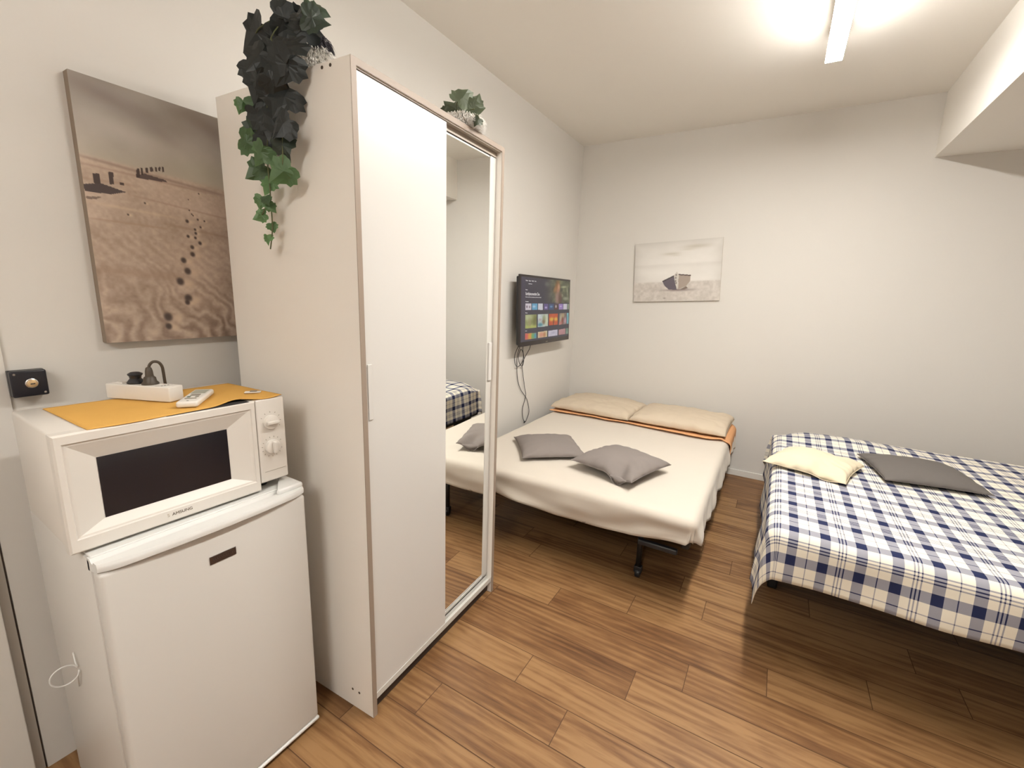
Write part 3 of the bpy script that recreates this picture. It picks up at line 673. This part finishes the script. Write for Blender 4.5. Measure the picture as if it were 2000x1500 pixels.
def cushion(parent, w_, h_, t_, mt, seed=0, n=44, wr=.004, flat=.5, chop=0, name='cover', ears=.05, bend=0, seam=True, full=.48):
    V = []; F = []
    def pos(s, t, side):
        cx = 1-ears*(1-t**2)*1.0; cy = 1-ears*(1-s**2)*1.0
        x, y = w_/2*s*cx, h_/2*t*cy
        e = (max(0, 1-abs(s)**2.4)*max(0, 1-abs(t)**2.4))**full
        z = t_/2*e*side
        if side < 0: z *= flat
        dd = wr*(nz(x*9, y*9, seed)+.6*nz(x*22, y*22, seed+4))*min(1, e*2.5)
        # wrinkles that radiate from the seams
        edge = 1-e; ang = math.atan2(y, x)
        dd += wr*.9*math.sin(ang*17+seed*3+3*nz(x*6, y*6, seed))*edge*min(1, e*5)
        z += dd*(1 if side > 0 else .3)
        if chop and side > 0:
            z -= chop*math.exp(-((x-.15*w_+.25*y)/(.045))**2)*sstep(.1*h_, -.5*h_, y)
        if bend: z += bend*(x/(w_/2))**2*t_
        return Vector((x, y, z))
    idx = {}
    for side in (1, -1):
        for i in range(n+1):
            for j in range(n+1):
                if side < 0 and (i in (0, n) or j in (0, n)): idx[(side, i, j)] = idx[(1, i, j)]; continue
                s, t = -math.cos(PI*i/n), -math.cos(PI*j/n); s = .5*s+.5*(2*i/n-1); t = .5*t+.5*(2*j/n-1)
                idx[(side, i, j)] = len(V); V.append(pos(s, t, side))
    for side in (1, -1):
        for i in range(n):
            for j in range(n):
                f = [idx[(side, i, j)], idx[(side, i+1, j)], idx[(side, i+1, j+1)], idx[(side, i, j+1)]]; F.append(f if side > 0 else f[::-1])
    zmin = min(v.z for v in V); V = [v-Vector((0, 0, zmin)) for v in V]
    o = pydata(name, V, F, mt, parent)
    if seam:
        ring = [V[idx[(1, i, 0)]] for i in range(n+1)]+[V[idx[(1, n, j)]] for j in range(1, n+1)]+[V[idx[(1, i, n)]] for i in range(n-1, -1, -1)]+[V[idx[(1, 0, j)]] for j in range(n-1, -1, -1)]
        SV, SF = tube_vf(ring, .0018, 6); pydata('seam', SV, SF, mt, o)
    return o
def seat(root, tilt=(0, 0)): root.rotation_euler = (tilt[0], tilt[1], root.rotation_euler[2])

# ------------------------------------------------------------------ cream bed along the left wall
B1 = (.115, 1.520, 2.005, 3.985, .464)
bed = thing('fold_out_bed', 'low fold-out double bed with a black metal frame under cream sheets', 'bed', (.115, 2.005, 0))
bw, bl = B1[1]-B1[0], B1[3]-B1[2]
mesh('mattress', BX((.022, .022, .340), (bw-.022, bl-.022, .449), .03, 4), M_matt, bed, True)
b = bmesh.new()
for y in (.10, .64, 1.27, bl-.10): box(b, (.03, y, .285), (bw-.03, y+.035, .330), .003)
for x in (.03, bw-.065): box(b, (x, .06, .285), (x+.035, bl-.06, .330), .003)
box(b, (.05, .075, .327), (bw-.05, bl-.08, .3365))
mesh('frame', b, M_frame, bed)
b = bmesh.new(); 
for k in range(11): box(b, (.06, .14+.155*k, .315), (bw-.06, .20+.155*k, .327))
mesh('slats', b, M_frame, bed)
for x in (.20, 1.130):
    for y in (.155, bl-.30):
        lg = tube('leg', [(x, y, .290), (x, y, .062)], .014, M_frame, bed, 14, 0)
        lathe('castor', [(.006, -.012), (.024, -.012), (.027, -.006), (.027, .006), (.024, .012), (.006, .012)], M_wheel, lg, 24, (x+.002, y, .027), 'x')
        mesh('castor_fork', BX((x-.019, y-.016, .030), (x+.021, y+.016, .066), .005, 3), M_wheel, lg)
mesh('locking_lever', BX((bw-.26, .018, .262), (bw-.075, .045, .288), .006, 3), M_wheel, bed, 'auto')
for x in (.84,):
    c_ = smooth_path([(x, .028, .302), (x+.02, .024, .293), (x+.045, .022, .300), (x+.07, .022, .294), (x+.09, .026, .299)], 5)
    V, F = tube_vf(c_, .0075, 8); c_ = pydata('corner_clip', V, F, M_clip, bed); c_['label'] = 'pale grey clip on the front rail'
mesh('side_arm', BX((bw-.020, .20, .262), (bw-.004, .95, .284), .003), M_frame, bed)

def f1(x, y, du, dv, dn, t, ang):
    k = sstep(.02, .14, dn); c = sstep(0, .07, min(abs(du), abs(dv)))
    if dv < 0 and abs(dv) >= abs(du):   # near face: long diagonal tension folds and a sagging hem
        a = .013*math.sin(x*6.5+dn*26)*k + .012*nz(x*5, dn*16, 3)*k*2 + .006*math.sin(x*17-dn*60)*k*sstep(1.2, .3, x)
        dz = -.014*k*math.sin((x-.1)*2.3)+ .010*k*nz(x*3, 0, 8) - .012*k*math.exp(-((x-.95)/.3)**2) + .026*k*sstep(1.15, 1.50, x)+.018*k*(1-sstep(.55, .85, x))
        a -= .006*k
    elif du > 0:
        a = .009*math.sin(y*15+dn*18+2*nz(y*4, dn*4, 1))*k + .007*math.sin(y*41+dn*30)*k+.017*k; dz = .010*k*nz(y*5, 0, 2)+.012*k+.014*k*(1-sstep(2.05, 2.35, y))
    else: return 0, 0
    return a*(1-c)+.004*k*c*math.sin(ang*14), dz*(1-c)+.040*k*c
def t1(x, y):
    s = .0035*nz(x*3.2, y*3.2, 1)+.0014*nz(x*9, y*9, 4)
    for (cx_, cy_) in ((.45, 2.50), (1.0, 2.5)): s -= .006*math.exp(-((x-cx_)**2+(y-cy_)**2)/.05)
    s += .0016*math.sin((x*1.2+y)*26+4*nz(x*2, y*2, 7))*math.exp(-((y-2.22)/.18)**2)*math.exp(-((x-.85)/.4)**2)
    return s
o = drape('fitted_sheet', B1[0], B1[1], B1[2], B1[3], B1[4], .042, (.12, .178, .175, .12), M_sheet, None, .0135, True, -.02, f1, t1, .0015)
tag(o, 'cream fitted sheet stretched over the low bed', 'sheet')
# orange sheet folded back under the pillows
def f2(x, y, du, dv, dn, t, ang): k = sstep(.01, .1, dn); return .005*math.sin(y*22+dn*20)*k+.007, .012*k*nz(y*4, 0, 5)
def orange():
    V = []; UVs = []; nx = 110; ny = 16
    for i in range(nx+1):
        u = i/nx*(bw+.10)           # arc length from the left edge, running over the right edge
        for j in range(ny+1):
            t = j/ny; yf = 3.33+.035*math.sin(u*2.6+.4)+.014*nz(u*5, 0, 2)+.09*sstep(1.15, 1.5, u); y = yf+(3.90-yf)*t
            R = .05; xe = bw-R
            if u < xe: x, z = u, B1[4]
            else:
                a = (u-xe)/R
                if a < PI/2: x, z = xe+R*math.sin(a), B1[4]-R*(1-math.cos(a))
                else: x, z = xe+R, B1[4]-R-(u-xe-R*PI/2)
            lift = .004+.010*math.exp(-((t-.02)/.06)**2)*(1+.5*nz(u*9, 0, 3))+.002*nz(u*10, y*10, 2)
            if u < xe: z += lift+.006
            else: x += lift+.006; z += .004
            V.append((B1[0]+max(x, .006), y, z)); UVs.append((u, y))
    F = [(i*(ny+1)+j, (i+1)*(ny+1)+j, (i+1)*(ny+1)+j+1, i*(ny+1)+j+1) for i in range(nx) for j in range(ny)]
    o = pydata('folded_sheet', V, F, M_orange, None, True, UVs); s = o.modifiers.new('t', 'SOLIDIFY'); s.thickness = .006; s.offset = -.6
    tag(o, 'orange sheet showing below the beige pillows at the head of the bed', 'sheet')
orange()
for (x, wd, rz_, lab, sd) in ((.462, .690, -.05, 'long beige pillow against the left wall at the head of the bed', 2), (1.150, .700, -.02, 'long beige pillow at the right of the bed head, nearer the plaid bed', 5)):
    p = thing('bed_pillow', lab, 'pillow', (x, 3.665, B1[4]+.012), rz_, 'beige pillows at the head of the cream bed')
    cushion(p, wd, .56, .150, M_pill, sd, 56, .010, .3, name='pillowcase', ears=.02, full=.30)
cs = thing('cushion', 'grey square cushion lying flat on the cream bed, nearer the mirror', 'cushion', (.543, 2.473, B1[4]+.002), math.radians(38), 'grey cushions on the cream bed')
cushion(cs, .40, .40, .115, M_grey, 11, 48, .004, .35, name='cover', ears=.06)
cs = thing('cushion', 'grey cushion with a dented middle on the cream bed, right one of two', 'cushion', (1.038, 2.400, B1[4]+.002), math.radians(-17), 'grey cushions on the cream bed')
cushion(cs, .41, .40, .125, M_grey, 15, 48, .005, .35, chop=.050, name='cover', ears=.06)

# ------------------------------------------------------------------ plaid bed
B2 = (1.775, 3.70, 1.830, 3.480, .598)
bed = thing('fold_out_bed', 'dark-framed bed under the plaid blanket at the right side', 'bed', (B2[0], B2[2], 0)); bw, bl = B2[1]-B2[0], B2[3]-B2[2]
mesh('mattress', BX((.012, .015, .395), (bw-.012, bl-.015, .553), .03, 4), M_matt, bed, True)
b = bmesh.new(); box(b, (.02, .32, .31), (bw-.02, .36, .39)); box(b, (.02, bl-.07, .31), (bw-.02, bl-.03, .39)); box(b, (.02, .32, .31), (.06, bl-.07, .39)); box(b, (bw-.06, .32, .31), (bw-.02, bl-.07, .39)); box(b, (.05, .05, .386), (bw-.05, bl-.05, .3945))
mesh('frame', b, M_frame, bed)
for x in (.06, bw-.16):
    for y in (.62, bl-.32): mesh('leg', BX((x, y, 0), (x+.045, y+.24, .312), .008), M_frame, bed)
def plaid():
    mt = bpy.data.materials.new('navy_plaid'); mt.use_nodes = True; nt = mt.node_tree; N = nt.nodes; Lk = nt.links; b = N['Principled BSDF']
    uv = N.new('ShaderNodeUVMap'); uv.uv_map = 'UVMap'; sx = N.new('ShaderNodeSeparateXYZ'); Lk.new(uv.outputs[0], sx.inputs[0])
    def M(op, a, b_=0., cl=False):
        q_ = N.new('ShaderNodeMath'); q_.operation = op; q_.use_clamp = cl
        for i, v in enumerate((a, b_)):
            if isinstance(v, (int, float)): q_.inputs[i].default_value = v
            else: Lk.new(v, q_.inputs[i])
        return q_.outputs[0]
    def bands(src, off, P):
        f = M('FRACT', M('DIVIDE', M('SUBTRACT', src, off-20*P), P))
        r = N.new('ShaderNodeValToRGB'); r.color_ramp.interpolation = 'CONSTANT'; e = r.color_ramp.elements
        st = [(0, 1), (.075, 0), (.232, .8), (.250, 0), (.405, 1), (.555, 0), (.672, .9), (.692, 0), (.722, .9), (.742, 0), (.772, .9), (.792, 0), (.925, 1)]
        e[0].position = 0; e[0].color = (1, 1, 1, 1); e[1].position = st[1][0]; e[1].color = (0, 0, 0, 1)
        for p_, v in st[2:]: x = e.new(p_); x.color = (v, v, v, 1)
        Lk.new(f, r.inputs[0]); return r.outputs[0]
    s = M('MULTIPLY', M('ADD', bands(sx.outputs[0], 1.865, .2045), bands(sx.outputs[1], 1.882, .252)), .5)
    r = N.new('ShaderNodeValToRGB'); r.color_ramp.interpolation = 'LINEAR'; e = r.color_ramp.elements
    e[0].position = 0; e[0].color = (*[c*ALB for c in L3(244, 238, 222)], 1); e[1].position = 1; e[1].color = (*[c*ALB for c in L3(44, 50, 84)], 1)
    x = e.new(.5); x.color = (*[c*ALB for c in L3(160, 160, 170)], 1); x = e.new(.9); x.color = (*[c*ALB for c in L3(52, 56, 90)], 1)
    Lk.new(s, r.inputs[0]); Lk.new(r.outputs[0], b.inputs['Base Color']); b.inputs['Roughness'].default_value = .92; b.inputs['Specular IOR Level'].default_value = .12
    tc = N.new('ShaderNodeTexCoord'); n = N.new('ShaderNodeTexNoise'); n.inputs['Scale'].default_value = 500; bp = N.new('ShaderNodeBump'); bp.inputs['Strength'].default_value = .25; bp.inputs['Distance'].default_value = .001
    Lk.new(tc.outputs['Object'], n.inputs['Vector']); Lk.new(n.outputs['Fac'], bp.inputs['Height']); Lk.new(bp.outputs[0], b.inputs['Normal']); return mt
M_plaid = plaid()
def f3(x, y, du, dv, dn, t, ang):
    k = sstep(.02, .18, dn)
    corner = 1 if (abs(du) > .001 and abs(dv) > .001) else 0
    if dv < 0 and not corner: return (.008*math.sin(x*11+dn*8)+.008*nz(x*4, dn*4, 3))*k, .006*k*nz(x*4, 0, 3)
    if corner: return (.006*math.cos(ang*6.0+.6)+.012)*k, 0
    return (.008*math.sin(y*12+1)+.006*nz(y*6, dn*5, 2))*k, .004*k*nz(y*5, 0, 6)
def t3(x, y):
    s = .006*nz(x*2.2, y*2.2, 5)+.002*nz(x*7, y*7, 2)
    s += .030*math.exp(-((x-2.20)/.30)**2-((y-3.30)/.15)**2) - .075*math.exp(-((x-1.77)/.11)**2-((y-3.50)/.16)**2)
    return s
o = drape('plaid_blanket', B2[0], B2[1], B2[2], B2[3], B2[4]+.004, .050, (.285, .215, .222, .205), M_plaid, None,   .0145, False, .06, f3, t3, .003, [M_plaid, M_lining], rim=True)
tag(o, 'navy and white plaid blanket draped over the right-hand bed', 'blanket')
cs = thing('cushion', 'small crumpled cream cushion on the plaid blanket', 'cushion', (1.963, 2.690, B2[4]+.006), math.radians(-18))
cushion(cs, .36, .36, .115, M_cream, 21, 52, .009, .35, name='cover', ears=.07, chop=.015)
cs = thing('cushion', 'dark grey cushion lying on the plaid blanket', 'cushion', (2.416, 2.880, B2[4]+.006), math.radians(9))
cushion(cs, .40, .40, .10, M_greyd, 25, 48, .003, .35, name='cover', ears=.05)

# ------------------------------------------------------------------ potted artificial ivy on the wardrobe
OUT = [(0, 0), (.10, -.10), (.30, -.22), (.42, -.34), (.40, -.14), (.62, -.06), (.50, .10), (.66, .34), (.38, .32), (.20, .52), (.05, .92), (0, 1.0)]
OUT = OUT + [(-x, y) for x, y in OUT[-2:0:-1]]
LEAF = [(0, 0), (.14, -.10), (.32, -.12), (.46, -.04), (.44, .10), (.58, .22), (.48, .34), (.46, .50), (.30, .54), (.16, .74), (0, .96), (-.16, .74), (-.30, .54), (-.46, .50), (-.48, .34), (-.58, .22), (-.44, .10), (-.46, -.04), (-.32, -.12), (-.14, -.10)]
M_leaf = attr_mat('ivy_leaf', .5, .2, 60)
def leaf(V, F, T, c, size, rot, col, fold=.25):
    base = len(V); s = size; pts = [(0, .28)]+LEAF; jit = random.random()*6
    for ring, k in ((0, 1.0), (1, .55)):
        for (x, y) in LEAF:
            x2, y2 = x*k, .28+(y-.28)*k
            z = -fold*abs(x2)*.8 + .10*math.sin(x2*5+y2*4+jit)*k - .18*max(0, y2-.4)**2
            V.append(Vector(c) + rot @ (Vector((x2, y2-.35, z))*s)); T.append(tuple(ALB*np.array(col)*(1.12 if ring == 0 else .92)))
    V.append(Vector(c)+rot @ (Vector((0, .28-.35, .02))*s)); T.append(tuple(ALB*np.array(col)*.9))
    n = len(LEAF)
    for i in range(n):
        j = (i+1) % n; F.append((base+i, base+j, base+n+j, base+n+i)); F.append((base+n+i, base+n+j, base+2*n))
def facing(yaw, pitch, roll): return (Matrix.Rotation(yaw, 3, 'Z') @ Matrix.Rotation(pitch, 3, 'X') @ Matrix.Rotation(roll, 3, 'Z'))
LV = [(0.316, 0.85, 2.148, 0.103, 0), (0.485, 0.838, 2.14, 0.082, 0), (0.561, 0.826, 2.128, 0.049, 0), (0.595, 0.844, 2.136, 0.06, 0.2), (0.606, 0.832, 2.107, 0.065, 0.1), (0.538, 0.85, 2.112, 0.08, 0), (0.45, 0.838, 2.103, 0.077, 0), (0.435, 0.781, 2.037, 0.081, 0), (0.535, 0.799, 2.039, 0.095, 0), (0.541, 0.787, 1.993, 0.088, 0), (0.466, 0.805, 2.045, 0.074, 0), (0.394, 0.793, 2.018, 0.076, 0), (0.418, 0.781, 1.975, 0.093, 0), (0.507, 0.799, 1.928, 0.088, 0), (0.329, 0.787, 1.937, 0.039, 0.9), (0.379, 0.805, 1.944, 0.063, 0.5), (0.435, 0.793, 1.896, 0.097, 0), (0.52, 0.781, 1.854, 0.075, 0), (0.371, 0.799, 1.868, 0.069, 0.15), (0.349, 0.787, 1.836, 0.069, 0.7), (0.408, 0.805, 1.843, 0.086, 0), (0.503, 0.793, 1.809, 0.063, 0.1), (0.414, 0.781, 1.8, 0.066, 0.7), (0.365, 0.799, 1.765, 0.068, 0.6), (0.501, 0.787, 1.743, 0.074, 0.8), (0.4, 0.805, 1.723, 0.048, 0.9), (0.38, 0.793, 1.678, 0.042, 0.8), (0.426, 0.781, 1.677, 0.029, 0.5), (0.419, 0.799, 1.66, 0.03, 0.8), (0.383, 0.787, 1.637, 0.039, 1), (0.407, 0.805, 1.608, 0.03, 0.9), (0.399, 0.793, 1.573, 0.03, 1), (0.496, 0.781, 1.968, 0.065, 0), (0.455, 0.799, 1.945, 0.067, 0), (0.405, 0.787, 1.899, 0.062, 0), (0.443, 0.805, 1.864, 0.066, 0), (0.511, 0.844, 2.12, 0.056, 0)]
DG, GG = np.array(L3(27, 33, 33)), np.array(L3(88, 124, 72))
PX, PY, PZ = .468, .918, WH
def fur_pot(root, r, h, dark_top, seed, cnt=1500, ln=.022):
    lathe('pot', [(r*.72, 0), (r*.80, .004), (r, h*.7), (r*1.02, h), (r*.9, h), (r*.85, h*.8)], M_fur, root, 36)
    R_ = random.Random(seed)
    for nm, mt_, lo, hi in ((('fur_cover', M_fur, 0, .68 if dark_top else 1.0),) + ((('fur_rim', M_furd, .70, 1.02),) if dark_top else ())):
        V = []; F = []
        for i in range(int(cnt*(hi-lo))):
            a = R_.random()*2*PI; t = lo+(hi-lo)*R_.random(); rr = r*(.80+.22*min(1, t*1.5)); p_ = Vector((rr*math.cos(a), rr*math.sin(a), max(.002, t*h)))
            d_ = Vector((math.cos(a), math.sin(a), -.5+.7*R_.random() if not (nm == 'fur_rim') else -1.3+.5*R_.random())).normalized(); l_ = ln*(.6+.8*R_.random())
            tn = Vector((-math.sin(a), math.cos(a), 0))*.0016; e_ = p_+d_*l_+Vector((0, 0, -.2*l_)); e_.z = max(e_.z, .0012)
            mid = p_+d_*l_*.55+Vector((0, 0, .004)); k = len(V)
            V += [p_-tn, p_+tn, mid+tn*.8, mid-tn*.8, e_, p_+Vector((0, 0, .002)), mid+Vector((0, 0, .0015))]; F += [(k, k+1, k+2, k+3), (k+3, k+2, k+4), (k, k+3, k+6, k+5), (k+5, k+6, k+2, k+1), (k+3, k+4, k+6), (k+2, k+6, k+4)]
        o = pydata(nm, V, F, mt_, root); o['label'] = 'white fluffy fur around the pot' if nm == 'fur_cover' else 'dark plum fur on the upper half'
iv = thing('potted_ivy', 'trailing artificial ivy in a fur-covered pot hanging down the wardrobe side', 'potted plant', (PX, PY, PZ))
fur_pot(iv, .050, .108, True, 3, 4200, .020)
V, F, T = [], [], []
off = Vector((PX, PY, PZ))
for i, (x, y, z, s_, g) in enumerate(LV):
    col = DG*(1-g)+GG*g; y = y if z > 2.04 else min(y, .815)
    rot = facing(math.radians(35)+random.uniform(-.35, .35), math.radians(90)+random.uniform(-.35, .35), PI+random.uniform(-1.1, 1.1) if z < 2.06 else random.uniform(-1.6, 1.6)+(.9 if x < .4 else -.9))
    leaf(V, F, T, Vector((x, y, z))-off, s_*1.06, rot, col*random.uniform(.85, 1.2))
for i in range(5):
    a = random.uniform(0, 2*PI); rr = random.uniform(.01, .06); leaf(V, F, T, Vector((rr*math.cos(a), rr*math.sin(a)-.02, .12+random.uniform(-.01, .05))), .06, facing(random.uniform(0, 6), random.uniform(.4, 1.3), random.uniform(0, 6)), DG*random.uniform(.9, 1.5))
pydata('foliage', V, F, M_leaf, iv, False, None, np.array(T))
V, F = [], []; off0 = Vector((PX, PY, PZ))
for W_ in ([(.475, .925, 2.12), (.475, .86, 2.15), (.455, .81, 2.09), (.435, .80, 1.98), (.430, .80, 1.88), (.415, .80, 1.80), (.412, .803, 1.72), (.412, .803, 1.66), (.410, .803, 1.60), (.398, .80, 1.545)],
           [(.475, .925, 2.12), (.40, .87, 2.17), (.35, .85, 2.16), (.32, .85, 2.15)], [(.475, .925, 2.12), (.50, .86, 2.15), (.54, .84, 2.13)], [(.455, .81, 2.09), (.48, .80, 1.98), (.50, .795, 1.87), (.50, .79, 1.76)],
           [(.435, .80, 1.98), (.39, .80, 1.93), (.37, .80, 1.85), (.38, .80, 1.78)], [(.412, .803, 1.70), (.395, .80, 1.67), (.385, .79, 1.64)]):
    P = [tuple(Vector(p_)-off0) for p_ in W_]
    tube_vf(smooth_path(P, 5), .0018, 6, V, F)
pydata('stems', V, F, M_stem, iv)
# second small plant
iv2 = thing('potted_ivy', 'small leafy plant in a low white fur pot above the mirror door', 'potted plant', (.628, 1.428, WH))
fur_pot(iv2, .055, .040, False, 9, 3000, .026)
V, F, T = [], [], []; G2 = np.array(L3(78, 88, 66)); off = Vector((.628, 1.428, WH)); DX = Vector((.052, 0, .006))
for (x, y, z, s_, r_) in [(.560, 1.39, 2.085, .075, .9), (.615, 1.38, 2.105, .085, -.9), (.535, 1.37, 2.055, .060, 1.9), (.645, 1.40, 2.070, .070, -1.4), (.600, 1.42, 2.060, .05, -.2), (.575, 1.41, 2.06, .055, .4), (.500, 1.42, 2.09, .05, 1.5), (.62, 1.45, 2.12, .05, -.3)]:
    leaf(V, F, T, Vector((x, y, z))-off+DX, s_, facing(math.radians(38)+random.uniform(-.3, .3), math.radians(85)+random.uniform(-.3, .3), r_), G2*random.uniform(.8, 1.15))
leaf(V, F, T, Vector((.712, 1.40, 2.034))-off, .036, facing(.6, 1.4, 2.6), G2*.75)
pydata('foliage', V, F, M_leaf, iv2, False, None, np.array(T))
V, F = [], []
for P in ([(0, 0, .035), (.0, -.04, .07), (.02, -.05, .09)], [(0, 0, .035), (.04, -.03, .05), (.08, -.04, .05)], [(0, 0, .035), (-.03, -.05, .05), (-.05, -.06, .06)], [(0, 0, .035), (.07, -.02, .04), (.105, -.045, .013)]): tube_vf(smooth_path(P, 5), .0015, 6, V, F)
pydata('stems', V, F, M_stem, iv2)
